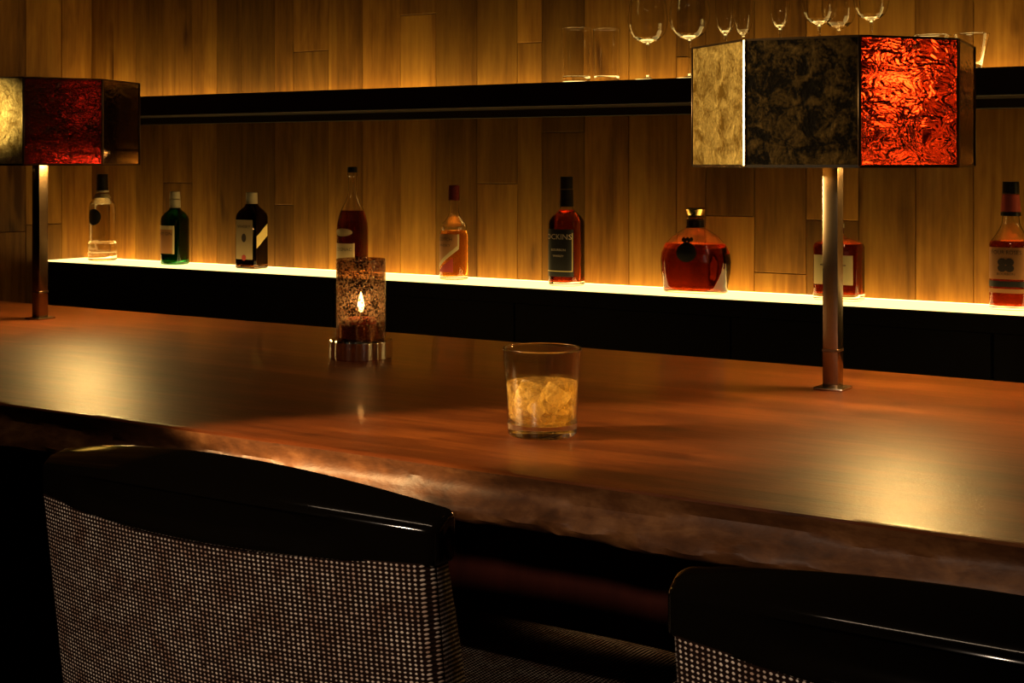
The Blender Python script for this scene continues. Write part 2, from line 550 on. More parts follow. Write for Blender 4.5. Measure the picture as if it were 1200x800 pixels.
cols = [(108, []), (133, []), (159, []), (191, [214]), (225, []), (254, []), (283, []), (322, [240]), (344, [60]), (385, []), (425, []),
        (469, [17]), (511, []), (559, [215]), (606, [50]), (635, [155]), (685, []), (737, []), (793, [66]), (827, [253]), (884, [320]),
        (945, [258]), (1006, []), (1073, []), (1141, []), (1211, []), (1290, []), (1375, []), (1470, [])]
xs = [ray_x(p, WALL_Y)[0] for p, _ in cols]
xs[0] = LEFT_X
while xs[-1] < RIGHT_X - 0.14: xs.append(xs[-1] + random.choice((0.10, 0.12, 0.135)))
for i in range(len(xs) - 1):
    joints = []
    if i < len(cols):
        pm = (cols[i][0] + (cols[i + 1][0] if i + 1 < len(cols) else cols[i][0] + 60)) / 2
        joints = [z_at(pm, q) for q in cols[i][1]]
    js = [0.0] + sorted(joints) + [CEIL]
    if not joints: js.insert(1, random.choice((0.42, 0.61, 0.7, 1.395, 2.1, 2.3)))
    for z0, z1 in zip(js, js[1:]): plank(wb, 'x', xs[i], xs[i + 1], z0, z1)
plank(wb, 'x', xs[-1], RIGHT_X, 0.0, CEIL)
ys = [WALL_Y, ray_y(72, LEFT_X)[0], ray_y(30, LEFT_X)[0]]
while ys[-1] > 1.4: ys.append(ys[-1] - random.choice((0.11, 0.125, 0.14)))
zj = [0.8, 1.02, 1.0, 0.5, 1.9]
for i in range(len(ys) - 1):
    z = zj[i % 5]
    plank(wl, 'y', ys[i + 1], ys[i], 0.0, z); plank(wl, 'y', ys[i + 1], ys[i], z, CEIL)

# ------------------------------------------------------------------ back bar with the glowing shelf
SHELF_Z = 0.90
SH_F = 3.235
BB_L, BB_R = LEFT_X + 0.003, RIGHT_X - 0.01
bb = empty('back_bar', (0, 0, 0))
tag(bb, 'black back bar cabinet topped by the glowing bottle shelf', 'cabinet')
box('carcass', BB_L, BB_R, SH_F + .012, WALL_Y - .004, 0.0, SHELF_Z - 0.022, M['black_wood'], bb)
x = BB_L
while x < BB_R - .3:
    x2 = min(x + 0.62, BB_R)
    box('cabinet_door', x + .002, x2 - .002, SH_F - .006, SH_F + .012, 0.08, SHELF_Z - 0.03, M['black_wood'], bb, bev=0.002, seg=1)
    x = x2
box('luminous_panel', BB_L, BB_R, SH_F + .002, WALL_Y - .032, SHELF_Z - 0.020, SHELF_Z, M['light_panel'], bb, bev=0.002, seg=2)
box('added_wall_glow', BB_L, BB_R, WALL_Y - .031, WALL_Y - .004, SHELF_Z - 0.020, SHELF_Z - .001, M['light_strip'], bb)  # stronger rear strip added to brighten the wall just above the shelf
box('shelf_edge', BB_L, BB_R, SH_F - .010, SH_F + .0015, SHELF_Z - 0.045, SHELF_Z - 0.004, M['black_wood'], bb, bev=0.001, seg=1)

us = empty('upper_shelf', (0, 0, 0))
tag(us, 'long dark wooden wall shelf carrying the clear stemware', 'shelf')
UZ0, UZ1 = 1.3735, 1.4357
UF = 3.23
box('shelf_board', BB_L, BB_R, UF, WALL_Y - .035, UZ0, UZ1, M['shelf_dark'], us, bev=0.0015, seg=1)
box('dark_wall_strip', BB_L, BB_R, WALL_Y - .034, WALL_Y - .003, UZ0 - 0.022, UZ0 + .015, M['shelf_dark'], us, bev=0.001, seg=1)  # dark strip along the wall below the shelf board
box('light_strip', BB_L, BB_R, WALL_Y - .033, WALL_Y - .006, UZ1 - 0.022, UZ1 - .006, M['light_strip'], us)
box('added_glow_inlay', BB_L, BB_R, 3.290, WALL_Y - .036, UZ1 - .003, UZ1 + .0008, M['light_panel'], us)  # unseen glowing sheet added to light the wall and the glass bases
INLAY = UZ1

# ------------------------------------------------------------------ bar counter
CZ = 0.90
C_F, C_B = 1.292, 2.235
counter = empty('bar_counter', (0, 0, 0))
tag(counter, 'long glossy red brown wooden bar counter with a rough live edge', 'counter')
CX0, CX1 = LEFT_X + .003, 2.4
NX = 520
prof = []        # (dy from front edge, dz, roughness weight)
prof += [(0.012, 0.0, 0.0), (0.003, -0.0006, 0.0), (0.0, -0.003, 0.1), (0.003, -0.010, 0.2), (0.006, -0.018, 0.35), (0.006, -0.025, 0.6),
         (0.001, -0.032, 0.9), (-0.007, -0.039, 1.0), (-0.012, -0.046, 1.0), (-0.010, -0.053, 1.0), (0.002, -0.059, 0.7), (0.03, -0.062, 0.3), (0.08, -0.062, 0.0)]
from mathutils import noise as mnoise


def live(x, k):
    big = mnoise.noise(Vector((x * 2.3, 3.1, k * 0.25)))
    mid = mnoise.noise(Vector((x * 9.0, 7.7, k * 0.35)))
    fine = mnoise.noise(Vector((x * 34.0, 1.7, k * 0.8)))
    fib = mnoise.noise(Vector((x * 90.0, 9.3, k * 0.3)))
    ridge = abs(mnoise.noise(Vector((x * 14.0 + k * 0.5, 4.2, 0)))) - 0.2
    return 0.010 * big + 0.008 * mid + 0.0030 * fine + 0.0012 * fib - 0.010 * ridge


verts, faces = [], []
ring = [(C_B, -0.062)] + [(C_B, -0.006), (C_B - .0009, -0.0028), (C_B - .0028, -0.0009), (C_B - .006, 0.0)]
nP = len(prof) + len(ring)
for i in range(NX + 1):
    x = CX0 + (CX1 - CX0) * i / NX
    wav = 0.004 * math.sin(x * 1.7 + 0.6) + 0.003 * math.sin(x * 4.1)
    for y, dz in ring: verts.append((x, y, CZ + dz))
    for k, (dy, dz, wgt) in enumerate(prof):
        n = live(x, k) * wgt
        verts.append((x, C_F + wav + dy + n, CZ + dz + 0.35 * n * (1 if k > 5 else 0)))
for i in range(NX):
    for k in range(nP):
        k2 = (k + 1) % nP
        faces.append((i * nP + k, (i + 1) * nP + k, (i + 1) * nP + k2, i * nP + k2))
faces.append(tuple(range(nP))); faces.append(tuple(range(NX * nP + nP - 1, NX * nP - 1, -1)))
top = mesh('worktop', verts, faces, M['counter'], counter, None, 38)
fix_normals(top.data)
top.data.materials.append(M['live_edge'])
for p_ in top.data.polygons:
    if p_.center.y < C_F + 0.06 and p_.center.z < CZ - 0.002: p_.material_index = 1
x = CX0
while x < CX1 - .1:
    x2 = CX1
    box('front_panel', x + .001, x2 - .001, 1.78, 1.81, 0.0, CZ - .062, M['mahogany'], counter, bev=0.002, seg=1)
    x = x2
box('staff_side_panel', CX0, CX1, C_B - .06, C_B - .03, 0.0, CZ - .062, M['black_wood'], counter)
box('under_shelf', CX0, CX1, 1.811, C_B - .061, 0.45, 0.47, M['black_wood'], counter)

# ------------------------------------------------------------------ counter lamps
LAMP_R = 0.2025
SH_Z0, SH_Z1 = 1.2235, 1.395


def lamp(px, rot_deg, kinds, label, bulb):
    X, s = ray_x(px, 2.02)
    root = empty('counter_lamp', (X, 2.02, CZ))
    tag(root, label, 'lamp', 'octagonal lamps on the counter')
    z0, z1 = SH_Z0 - CZ, SH_Z1 - CZ
    box('base_plate', -.022, .022, -.022, .022, 0.0, 0.004, M['nickel'], root, bev=0.0015)
    st = box('stem', -.0115, .0115, -.0115, .0115, 0.0035, z0 + 0.04, M['stem'], root, bev=0.0012)
    box('stem_collar', -.0121, .0121, -.0121, .0121, 0.055, 0.059, M['bronze'], st, bev=0.0006, seg=1)
    off = Vector((.078, .050, 0))
    hd = lathe('bulb_holder', [(0, z0 + .024), (.050, z0 + .024), (.050, z0 + .030), (.040, z0 + .085), (.016, z0 + .090), (.011, z0 + .096), (0, z0 + .096)], M['bronze'], root, 32)
    lathe('light_disc', [(0, z0 + .0225), (.046, z0 + .0225), (.046, z0 + .0238), (0, z0 + .0238)], M['puck'], hd, 32)
    lathe('bulb', [(0, z0 + .094), (.010, z0 + .095), (.016, z0 + .103), (.027, z0 + .118), (.030, z0 + .130), (.026, z0 + .142), (.014, z0 + .152), (0, z0 + .155)], bulb, root, 24)
    for o in root.children:
        if o.name.split('.')[0] in ('bulb_holder', 'bulb'): o.location = off
    o = box('socket_arm', 0, off.length, -.004, .004, z0 + .026, z0 + .034, M['bronze'], root)
    o.rotation_euler = (0, 0, math.atan2(off.y, off.x))
    va = [math.radians(rot_deg + 45 * k) for k in range(8)]
    P = [Vector((LAMP_R * math.cos(a), LAMP_R * math.sin(a), 0)) for a in va]
    for k in range(8):
        A, B = P[k], P[(k + 1) % 8]
        mid = (A + B) / 2
        L = (B - A).length
        ang = math.atan2(B.y - A.y, B.x - A.x)
        bm = box_bm(-L / 2 + .0018, L / 2 - .0018, 0.0, .004, z0 + .001, z1 - .001, 0.0006, 1)
        o = bm_obj('shade_pane', bm, M['pane_' + kinds[k]], root)
        o.location = mid; o.rotation_euler = (0, 0, ang)
        o['label'] = {'gold': 'gilded pane', 'dark': 'blackened mottled pane', 'red': 'red crinkled glass pane', 'oxblood': 'red crinkled glass pane, coloured darker as if unlit', 'smoke': 'smoked see-through pane'}[kinds[k]]
    for k in range(8):
        o = box('corner_strip', -.0022, .0022, -.0022, .0022, z0, z1, M['nickel'] if k == CORNER_LIT.get(px, -1) else M['bronze'], root, bev=0.0006, seg=1)
        o.location = P[k] * 0.997; o.rotation_euler = (0, 0, va[k])
    for zz, nm, hh in ((z0 - .002, 'bottom_rim', .004), (z1 - .002, 'top_rim', .003)):
        v, f = [], []
        for k in range(8):
            for rr in (LAMP_R + .0006, LAMP_R - .007):
                for dz in (0, hh): v.append((rr * math.cos(va[k]), rr * math.sin(va[k]), zz + dz))
        for k in range(8):
            a, b2 = k * 4, ((k + 1) % 8) * 4
            f += [(a, b2, b2 + 1, a + 1), (a + 2, a + 3, b2 + 3, b2 + 2), (a + 1, b2 + 1, b2 + 3, a + 3), (a, a + 2, b2 + 2, b2)]
        mesh(nm, v, f, M['nickel'] if nm == 'bottom_rim' else M['bronze'], root)
    for k in range(4):
        a = va[0] + k * PI / 2
        o = box('spider_arm', 0.010, LAMP_R * 0.985 , -.002, .002, z0 + .028, z0 + .032, M['bronze'], root)
        o.rotation_euler = (0, 0, a)
    return root


CORNER_LIT = {976: 5}  # this corner strip gets paler metal in place of the light it catches
lamp(976, 30, ['gold', 'dark', 'red', 'smoke', 'gold', 'dark', 'red', 'smoke'], 'right octagonal table lamp with gilded, blackened and glowing red panes on a square stem', M['bulb'])
lamp(47, 42, ['gold', 'dark', 'oxblood', 'smoke', 'dark', 'gold', 'oxblood', 'smoke'], 'left octagonal table lamp, farther along the counter, with dim red and smoked panes', M['bulb_dim'])

# ------------------------------------------------------------------ bottles
BOT_Y = 3.335


class Loft:
    """stack of superellipse sections (z, rx, ry, p)"""
    def __init__(self, secs): self.s = secs

    def at(self, z):
        s = self.s
        if z <= s[0][0]: return s[0][1:]
        for a, b in zip(s, s[1:]):
            if z <= b[0]:
                t = (z - a[0]) / max(1e-9, b[0] - a[0])
                return tuple(a[i] + (b[i] - a[i]) * t for i in (1, 2, 3))
        return s[-1][1:]

    def pt(self, th, z, off=0.0):
        rx, ry, p = self.at(z)
        c, s = math.cos(th), math.sin(th)
        r = (abs(c) ** p + abs(s) ** p) ** (-1.0 / p)
        return Vector(((rx + off) * r * c, (ry + off) * r * s, z))

    def dense(self, zs):
        """heights with support loops where the outline bends"""
        return [z for r, z in with_support([(self.at(z)[0], z) for z in zs])]

    def ring(self, z, n, off=0.0): return [self.pt(2 * PI * k / n, z, off) for k in range(n)]


def loft_solid(name, L, zs, mat, parent, n=40, inner=None):
    """closed skin through heights zs; inner = (offset, zs) adds an inside wall (hollow glass, open mouth)"""
    verts, faces, rings = [], [], []

    def add(z, off):
        rings.append(list(range(len(verts), len(verts) + n)))
        verts.extend(L.ring(z, n, off))
    for z in L.dense(zs): add(z, 0.0)
    if inner:
        off, zi = inner
        for z in reversed(L.dense(zi)): add(z, -off)
    for A, B in zip(rings, rings[1:]):
        for k in range(n):
            k2 = (k + 1) % n
            faces.append((A[k], A[k2], B[k2], B[k]))
    faces.append(tuple(reversed(rings[0]))); faces.append(tuple(rings[-1]))
    o = mesh(name, [tuple(v) for v in verts], faces, mat, parent, None, 42)
    fix_normals(o.data)
    return o


def patch(name, L, t0, t1, zlo, zhi, mat, parent, off=0.0006, n=14, m=4):
    """label lying on the bottle; zlo and zhi may be functions of the angle fraction"""
    fl = zlo if callable(zlo) else (lambda u: zlo)
    fh = zhi if callable(zhi) else (lambda u: zhi)
    V, F = [], []
    for layer in (off, off - 0.0004):
        for j in range(m + 1):
            for i in range(n + 1):
                u = i / n
                z = fl(u) + (fh(u) - fl(u)) * j / m
                V.append(tuple(L.pt(t0 + (t1 - t0) * u, z, layer)))
    K = (n + 1) * (m + 1)
    for j in range(m):
        for i in range(n):
            a = j * (n + 1) + i
            F.append((a, a + 1, a + n + 2, a + n + 1))
            F.append((K + a + n + 1, K + a + n + 2, K + a + 1, K + a))
    edge = [i for i in range(n + 1)] + [j * (n + 1) + n for j in range(1, m + 1)] + [m * (n + 1) + i for i in range(n - 1, -1, -1)] + [j * (n + 1) for j in range(m - 1, 0, -1)]
    for a, b2 in zip(edge, edge[1:] + edge[:1]): F.append((a, K + a, K + b2, b2))
    o = mesh(name, V, F, mat, parent, None, 50)
    fix_normals(o.data)
    return o


def disc_patch(name, L, th, z, rw, rz, mat, parent, off=0.001, n=20):
    """round badge following the bottle; three rings keep it on the curve"""
    rx, ry, p = L.at(z)
    m = 3
    pr = [(th, z)]
    for j in range(1, m + 1):
        for k in range(n):
            a = 2 * PI * k / n
            pr.append((th + rw * j / m * math.cos(a) / max(rx, ry), z + rz * j / m * math.sin(a)))
    K = len(pr)
    V = [tuple(L.pt(t, zz, off)) for t, zz in pr] + [tuple(L.pt(t, zz, off - .0008)) for t, zz in pr]
    F = []
    for b0, flip in ((0, False), (K, True)):
        for k in range(n):
            k2 = (k + 1) % n
            fs = [(b0, b0 + 1 + k, b0 + 1 + k2)]
            for j in range(m - 1):
                a, c = b0 + 1 + j * n, b0 + 1 + (j + 1) * n
                fs.append((a + k, c + k, c + k2, a + k2))
            F += [tuple(reversed(f)) for f in fs] if flip else fs
    e = 1 + (m - 1) * n
    F += [(e + k, K + e + k, K + e + (k + 1) % n, e + (k + 1) % n) for k in range(n)]
    o = mesh(name, V, F, mat, parent)
    fix_normals(o.data)
    return o


def lettering(text, L, th, z, height, mat, parent, off=0.0011, stretch=1.0):
    """flat print set round the bottle"""
    c = bpy.data.curves.new('lettering', 'FONT')
    c.body = text; c.align_x = 'CENTER'; c.align_y = 'CENTER'; c.size = height * 1.35; c.resolution_u = 2
    t = bpy.data.objects.new('lettering_source', c)
    COL.objects.link(t)
    dg = bpy.context.evaluated_depsgraph_get()
    me = bpy.data.meshes.new_from_object(t.evaluated_get(dg))
    bpy.data.objects.remove(t)
    me.name = 'lettering'
    rx, ry, p = L.at(z)
    r = (rx + ry) / 2
    for v in me.vertices:
        if p > 4:
            q = L.pt(th, z, off)
            v.co = Vector((q.x + v.co.x * stretch, q.y, z + v.co.y))
        else:
            v.co = L.pt(th + v.co.x * stretch / r, z + v.co.y, off)
    return link_mesh('lettering', me, mat, parent)


def lin(a, b, n): return [a + (b - a) * i / n for i in range(n + 1)]


def make_bottle(px, secs_px, label, body_mat, liq_mat=None, fill=None, wall=0.0022, floor_px=5, flat=None, cat='bottle'):
    """secs_px = [(h, half width, half depth or None, p)] in photo pixels at the bottle's own distance"""
    X, s = ray_x(px, BOT_Y)
    k = 1.0 / s
    root = empty('liquor_bottle', (X, BOT_Y, SHELF_Z))
    tag(root, label, cat, 'liquor bottles on the glowing shelf')
    secs = [(h * k, a * k, (b2 if b2 else a) * k, p) for h, a, b2, p in secs_px]
    L = Loft(secs)
    zs = [q[0] for q in secs]
    zi = [z for z in zs if z > floor_px * k + 1e-4]
    zi = [floor_px * k] + zi
    zi[-1] = zs[-1]
    g = loft_solid('glass_body', L, zs, body_mat, root, 40, (wall, zi))
    if liq_mat is not None:
        top = fill * k
        zl = [floor_px * k - 0.0006] + [z for z in zs if floor_px * k + 1e-4 < z < top - 1e-4] + [top]
        Lq = Loft([(z, a - wall * 0.7, b2 - wall * 0.7, p) for z, a, b2, p in secs])
        loft_solid('liquid', Lq, zl, liq_mat, root, 40)
    return root, L, k


def cap(root, k, h0, h1, r0, r1, mat, name='cap'):
    d = 0.6
    return lathe(name, [(0, h0 * k), (r0 * k, h0 * k), (r0 * k, (h0 + d) * k), (r1 * k, (h1 - d) * k), ((r1 - d) * k, h1 * k), (0, h1 * k)], mat, root, 28)


FR = -PI / 2     # the side of a bottle that faces the guests
# 1 clear spirit
r, L, k = make_bottle(120, [(0, 15.6, None, 2), (1.2, 16.6, None, 2), (20, 16.2, None, 2), (22, 15.2, None, 2), (62, 15.2, None, 2), (66, 14.4, None, 2), (70, 12, None, 2), (73, 9, None, 2), (75, 7.4, None, 2), (81, 7, None, 2)],
                      'clear glass bottle with a black cap, leftmost on the glowing shelf', M['glass'], M['water'], 66, floor_px=9)
cap(r, k, 82, 101, 6.7, 6.4, M['cap_black'])
cap(r, k, 79.5, 82, 7.4, 7.4, M['cap_cream'], 'neck_ring')
cap(r, k, 73, 78, 9.5, 7.8, M['paper'], 'neck_collar')
e = disc_patch('emblem', L, FR, 50, 0, 0, M['paper_black'], r) if False else None
disc_patch('emblem', L, FR + .12, 51 * k, 9.5 * k, 9.5 * k, M['paper_black'], r)
# 2 green bottle
r, L, k = make_bottle(205, [(0, 14.4, None, 2.6), (1.2, 15.2, None, 2.6), (52, 15.2, None, 2.6), (56, 14.3, None, 2.5), (60, 11.5, None, 2.3), (63, 8, None, 2), (65, 6.4, None, 2), (70, 6, None, 2)],
                      'green glass bottle with an orange and cream label on the shelf', M['glass_green'], M['water'], 58)
cap(r, k, 66, 76, 6.6, 6.4, M['cap_cream'], 'neck_sleeve')
cap(r, k, 76.5, 85, 6.3, 6.0, M['cap_cream'])
lb = patch('label', L, FR - .95, FR + .75, 13 * k, 45 * k, M['paper_orange'], r)
patch('label_border', L, FR + .62, FR + .76, 12.5 * k, 45.5 * k, M['paper'], lb, off=.0009, n=3)
patch('label_band', L, FR - .95, FR + .6, 41 * k, 45.5 * k, M['paper'], lb, off=.0009)
lettering('DRY GIN', L, FR - .1, 36 * k, 4 * k, M['ink'], lb)
# 3 square dark bottle
r, L, k = make_bottle(295, [(0, 15.0, 12, 7), (1.2, 16, 13, 7), (60, 16, 13, 7), (64, 15.2, 12.4, 6), (68, 12.5, 11, 4), (72, 8.5, 8, 2.6), (75, 6.8, 6.8, 2), (79, 6.4, 6.4, 2)],
                      'square dark bottle with a tan front label and a slanted gold side label', M['glass_dark'], M['cognac'], 62)
cap(r, k, 75.5, 89, 6.9, 6.6, M['cap_cream'])
lb = patch('label', L, FR - .68, FR + .70, 11 * k, 57 * k, M['paper_tan'], r, n=20)
disc_patch('seal', L, FR, 13 * k, 3.2 * k, 3.4 * k, M['ink_red'], lb, off=.0014)
disc_patch('crest', L, FR, 36 * k, 3.4 * k, 5 * k, M['ink'], lb, off=.0012)
lettering('WHISKY', L, FR, 49 * k, 4 * k, M['ink'], lb)
patch('slanted_label', L, -.60, .62, lambda u: (24 + 14 * u) * k, lambda u: (38 + 14 * u) * k, M['paper_gold'], r, n=16)
# 4 long necked cognac
r, L, k = make_bottle(413, [(0, 17.4, None, 2), (1.2, 18.4, None, 2), (52, 18.4, None, 2), (60, 17.6, None, 2), (68, 15.8, None, 2), (75, 13.4, None, 2), (83, 9.2, None, 2), (92, 5.9, None, 2), (100, 4.9, None, 2), (113, 4.6, None, 2), (114, 5.6, None, 2), (118, 5.6, None, 2)],
                      'long necked bottle of dark cognac standing behind the candle holder', M['glass'], M['cognac'], 74)
cap(r, k, 118.5, 125, 5.9, 5.6, M['cap_black'])
lb = patch('label', L, FR - .85, FR + .80, 4 * k, 36 * k, M['paper_tan'], r)
patch('label_border', L, FR + .72, FR + .82, 4 * k, 36.5 * k, M['paper'], lb, off=.0009, n=3)
lettering('COGNAC', L, FR, 29 * k, 4 * k, M['ink'], lb)
disc_patch('oval_label', L, FR - .02, 49 * k, 13 * k, 4.6 * k, M['paper_tan'], r)
# 5 clear bottle of pale amber whisky
r, L, k = make_bottle(532, [(0, 15.8, None, 2), (1.2, 16.8, None, 2), (48, 16.8, None, 2), (54, 16.2, None, 2), (57, 14.8, None, 2), (61, 15.6, None, 2), (64, 14.8, None, 2), (69, 10.5, None, 2), (74, 7, None, 2), (80, 5.8, None, 2), (92, 5.4, None, 2)],
                      'round clear bottle of amber whisky with a maroon cap and diagonal label', M['glass'], M['amber'], 57, floor_px=4)
cap(r, k, 92.3, 110, 6.7, 6.4, M['cap_maroon'])
lb = patch('label', L, FR - 1.0, FR + .95, lambda u: (14 + 26 * max(0, u - .05)) * k, 53 * k, M['paper_orange'], r)
patch('label_border', L, FR + .85, FR + .97, 39 * k, 53 * k, M['paper'], lb, off=.0009, n=3)
patch('diagonal_band', L, FR - 1.0, FR + .95, lambda u: (10 + 26 * u) * k, lambda u: (15 + 26 * u) * k, M['paper'], r, off=.0010)
patch('red_corner', L, FR - .75, FR + .55, 9 * k, lambda u: (10 + 16 * u) * k, M['ink_red'], r, off=.0009)
lettering('SCOTCH', L, FR - .15, 47 * k, 4 * k, M['ink'], lb)
lettering('WHISKY', L, FR - .15, 40 * k, 3.4 * k, M['ink'], lb)
# 6 black capped, black label
r, L, k = make_bottle(664, [(0, 17.8, None, 3.2), (1.2, 19, None, 3.2), (72, 19, None, 3.2), (76, 18.4, None, 3.0), (81, 15.5, None, 2.6), (86, 10.5, None, 2.2), (89, 8, None, 2), (93, 7.2, None, 2), (100, 6.8, None, 2)],
                      'tall bottle of red bourbon with a long black cap and black label', M['glass'], M['red_amber'], 88)
cap(r, k, 92, 112, 8.2, 7.7, M['cap_black'], 'neck_sleeve')
cap(r, k, 112.5, 127, 7.8, 7.4, M['cap_black'])
lb = patch('label', L, FR - .95, FR + .92, 11 * k, 66 * k, M['paper_black'], r, n=20)
patch('label_border', L, FR + .82, FR + .86, 17 * k, 62 * k, M['paper_gold'], lb, off=.0010, n=2)
patch('label_border', L, FR - .90, FR + .86, 17 * k, 17.8 * k, M['paper_gold'], lb, off=.0010)
lettering('OCKINS', L, FR - .02, 57 * k, 6.5 * k, M['ink_cream'], lb, stretch=1.0)
lettering('BOURBON', L, FR, 42 * k, 2.8 * k, M['ink_cream'], lb)
lettering('WHISKEY', L, FR, 35 * k, 2.4 * k, M['ink_cream'], lb)
# 7 round flat decanter
r, L, k = make_bottle(815, [(0, 37, 22.6, 2.6), (1.2, 38.3, 23.6, 2.6), (8, 38.8, 23.8, 2.6), (14, 40.5, 24, 2.4), (24, 43, 24.3, 2.2), (36, 44, 24.8, 2.1), (46, 42.5, 25, 2.1), (56, 37.5, 23, 2.1), (65, 28.5, 20, 2.1), (72, 17.5, 15, 2), (75, 11.5, 11, 2), (80, 9.6, 9.6, 2)],
                      'round flattened decanter of dark amber cognac with a gold stopper', M['glass'], M['red_amber'], 57, floor_px=4)
cap(r, k, 75.5, 84.5, 10.6, 10.6, M['cap_black'], 'neck_band')
lathe('stopper', [(0, 85 * k), (9 * k, 85 * k), (11.5 * k, 87 * k), (9.5 * k, 90 * k), (11 * k, 93 * k), (12.6 * k, 97 * k), (11 * k, 99 * k), (0, 98 * k)], M['gold'], r, 12)
md = disc_patch('medallion', L, FR, 48 * k, 12.5 * k, 11.5 * k, M['paper_black'], r, off=.0022)
for j in range(5):
    disc_patch('crown_point', L, FR - .16 + .08 * j, (60.5 + (2.2 if j % 2 == 0 else .8)) * k, 2.2 * k, 2.6 * k, M['gold'], md, off=.0022, n=8)
# 8 squat bottle behind the lamp stem
r, L, k = make_bottle(983, [(0, 27.5, 19, 3.4), (1.2, 28.8, 20, 3.4), (62, 28.8, 20, 3.4), (66, 27.5, 19, 3.2), (69, 22, 16, 2.8), (72, 12, 11, 2.2), (75, 7, 7, 2), (80, 5.8, 5.8, 2)],
                      'squat broad bottle with a cream label, behind the right lamp stem', M['glass'], M['red_amber'], 66, floor_px=8)
cap(r, k, 78, 84, 6.2, 6.0, M['cap_maroon'])
cap(r, k, 84.3, 90, 6.6, 6.2, M['cap_cream'], 'cap_top')
lb = patch('label', L, FR - .82, FR + .76, 19 * k, 53 * k, M['paper'], r, n=20)
patch('label_line', L, FR - .5, FR + .5, 41 * k, 42.2 * k, M['ink'], lb, off=.0010)
patch('label_line', L, FR - .4, FR + .4, 34 * k, 34.8 * k, M['ink'], lb, off=.0010)
# 9 bourbon at the right edge
r, L, k = make_bottle(1184.5, [(0, 21.5, None, 3), (1.2, 23, None, 3), (76, 23, None, 3), (79, 22.2, None, 2.8), (86, 17.5, None, 2.4), (94, 13, None, 2), (100, 10.6, None, 2), (110, 9.6, None, 2), (132, 9, None, 2)],
                       'bourbon bottle with a black cap and red flower label, rightmost on the shelf', M['glass'], M['red_amber'], 80, floor_px=5)
cap(r, k, 135, 149, 9.8, 9.4, M['cap_black'])
cap(r, k, 114, 134.5, 11.4, 9.6, M['cap_red'], 'neck_sleeve')
cap(r, k, 109, 113.5, 11.6, 11.6, M['cap_black'], 'neck_ring')
lb = patch('label', L, FR - .95, FR + .95, 36 * k, 73 * k, M['paper_orange'], r, n=20)
lettering('FOUR ROSES', L, FR, 67 * k, 5 * k, M['ink'], lb, stretch=.85)
for j, (dx, dz) in enumerate(((-4, 3), (4, 3), (-4, -4), (4, -4))):
    disc_patch('rose', L, FR + dx / 23, (53 + dz) * k, 5 * k, 4.6 * k, M['ink_red'] if j < 0 else M['ink'], lb, off=.0012, n=10)
lettering('BOURBON', L, FR, 42 * k, 3 * k, M['ink'], lb)
patch('lower_band', L, FR - 1.0, FR + 1.0, 27 * k, 34 * k, M['paper_black'], r, n=16)
patch('gold_band', L, FR - 1.0, FR + 1.0, 20 * k, 25 * k, M['paper_orange'], r, n=16)

# ------------------------------------------------------------------ glassware on the upper shelf
GL_Y = 3.272


def tumbler(px, hw_top, hw_bot, h, label, Y=GL_Y, thick=0.0013, base=0.012):
    X, s = ray_x(px, Y)
    k = 1 / s
    root = empty('tumbler', (X, Y, INLAY))
    tag(root, label, 'glass', 'clear tumblers on the upper shelf')
    H = h * k
    a, b2 = hw_bot * k, hw_top * k
    lathe('glass_wall', [(0, 0), (a - .002, 0), (a, .002), (a + (b2 - a) * .5, H * .5), (b2, H - .0008), (b2 - thick * .5, H), (b2 - thick, H - .0008), (a - thick * 1.4, base + .003), (a - thick * 2.5, base), (0, base)], M['glass'], root, 48)
    return root


tumbler(675.5, 17.5, 16.0, 63, 'tall straight clear tumbler, leftmost on the upper shelf')
tumbler(711, 16.0, 14.5, 62, 'second tall clear tumbler beside the first stemmed wine glass', Y=3.30)
tumbler(1092, 22.0, 14.0, 41, 'low flared tumbler half hidden behind the red lamp pane')
tumbler(1139, 20.5, 11.0, 41, 'low flared tumbler standing right of the red lamp pane')


def stemglass(px, Hm, bowl, stem_m, foot_r, label, Y=GL_Y):
    """bowl = [(r, z above bowl bottom)] in metres"""
    X, s = ray_x(px, Y)
    root = empty('wine_glass', (X, Y, INLAY))
    tag(root, label, 'glass', 'stemmed glasses on the upper shelf')
    t = 0.0009
    out = [(0, stem_m)] + [(r, stem_m + z) for r, z in bowl]
    inn = [(max(r - t, 0.0), stem_m + z + (0.0 if i > 1 else 0.003)) for i, (r, z) in enumerate(bowl)]
    lathe('bowl', out + list(reversed(inn)) + [(0, stem_m + 0.004)], M['glass'], root, 48)
    lathe('stem', [(0, .005), (.0062, .005), (.0038, .012), (.0032, .03), (.0032, stem_m - .012), (.0050, stem_m - .001), (0, stem_m + .001)], M['glass'], root, 20)
    lathe('foot', [(0, 0), (foot_r, 0), (foot_r, .0012), (foot_r * .5, .0028), (.0065, .0062), (0, .007)], M['glass'], root, 40)
    return root


big = [(.010, .001), (.024, .006), (.037, .016), (.046, .030), (.0505, .048), (.051, .065), (.047, .095), (.041, .125), (.038, .140)]
mid = [(.009, .001), (.020, .006), (.031, .016), (.038, .030), (.041, .048), (.040, .070), (.036, .105), (.033, .125)]
flute = [(.005, .001), (.012, .006), (.018, .016), (.0225, .035), (.0245, .06), (.0245, .095), (.022, .14), (.0205, .16)]
stemglass(759, .23, big, .092, .034, 'broad wine glass nearest the tall tumblers on the upper shelf')
stemglass(808, .23, big, .096, .034, 'broad wine glass just left of the gilded lamp pane')
stemglass(850, .25, flute, .105, .030, 'slim flute above the left corner of the right lampshade')
stemglass(871, .25, flute, .105, .030, 'slim flute above the bright corner seam of the lampshade', Y=3.335)
stemglass(914, .25, flute, .112, .030, 'single slim flute above the blackened pane of the right lamp')
stemglass(960, .23, mid, .115, .032, 'wine glass left of the overlapping pair above the lampshade')
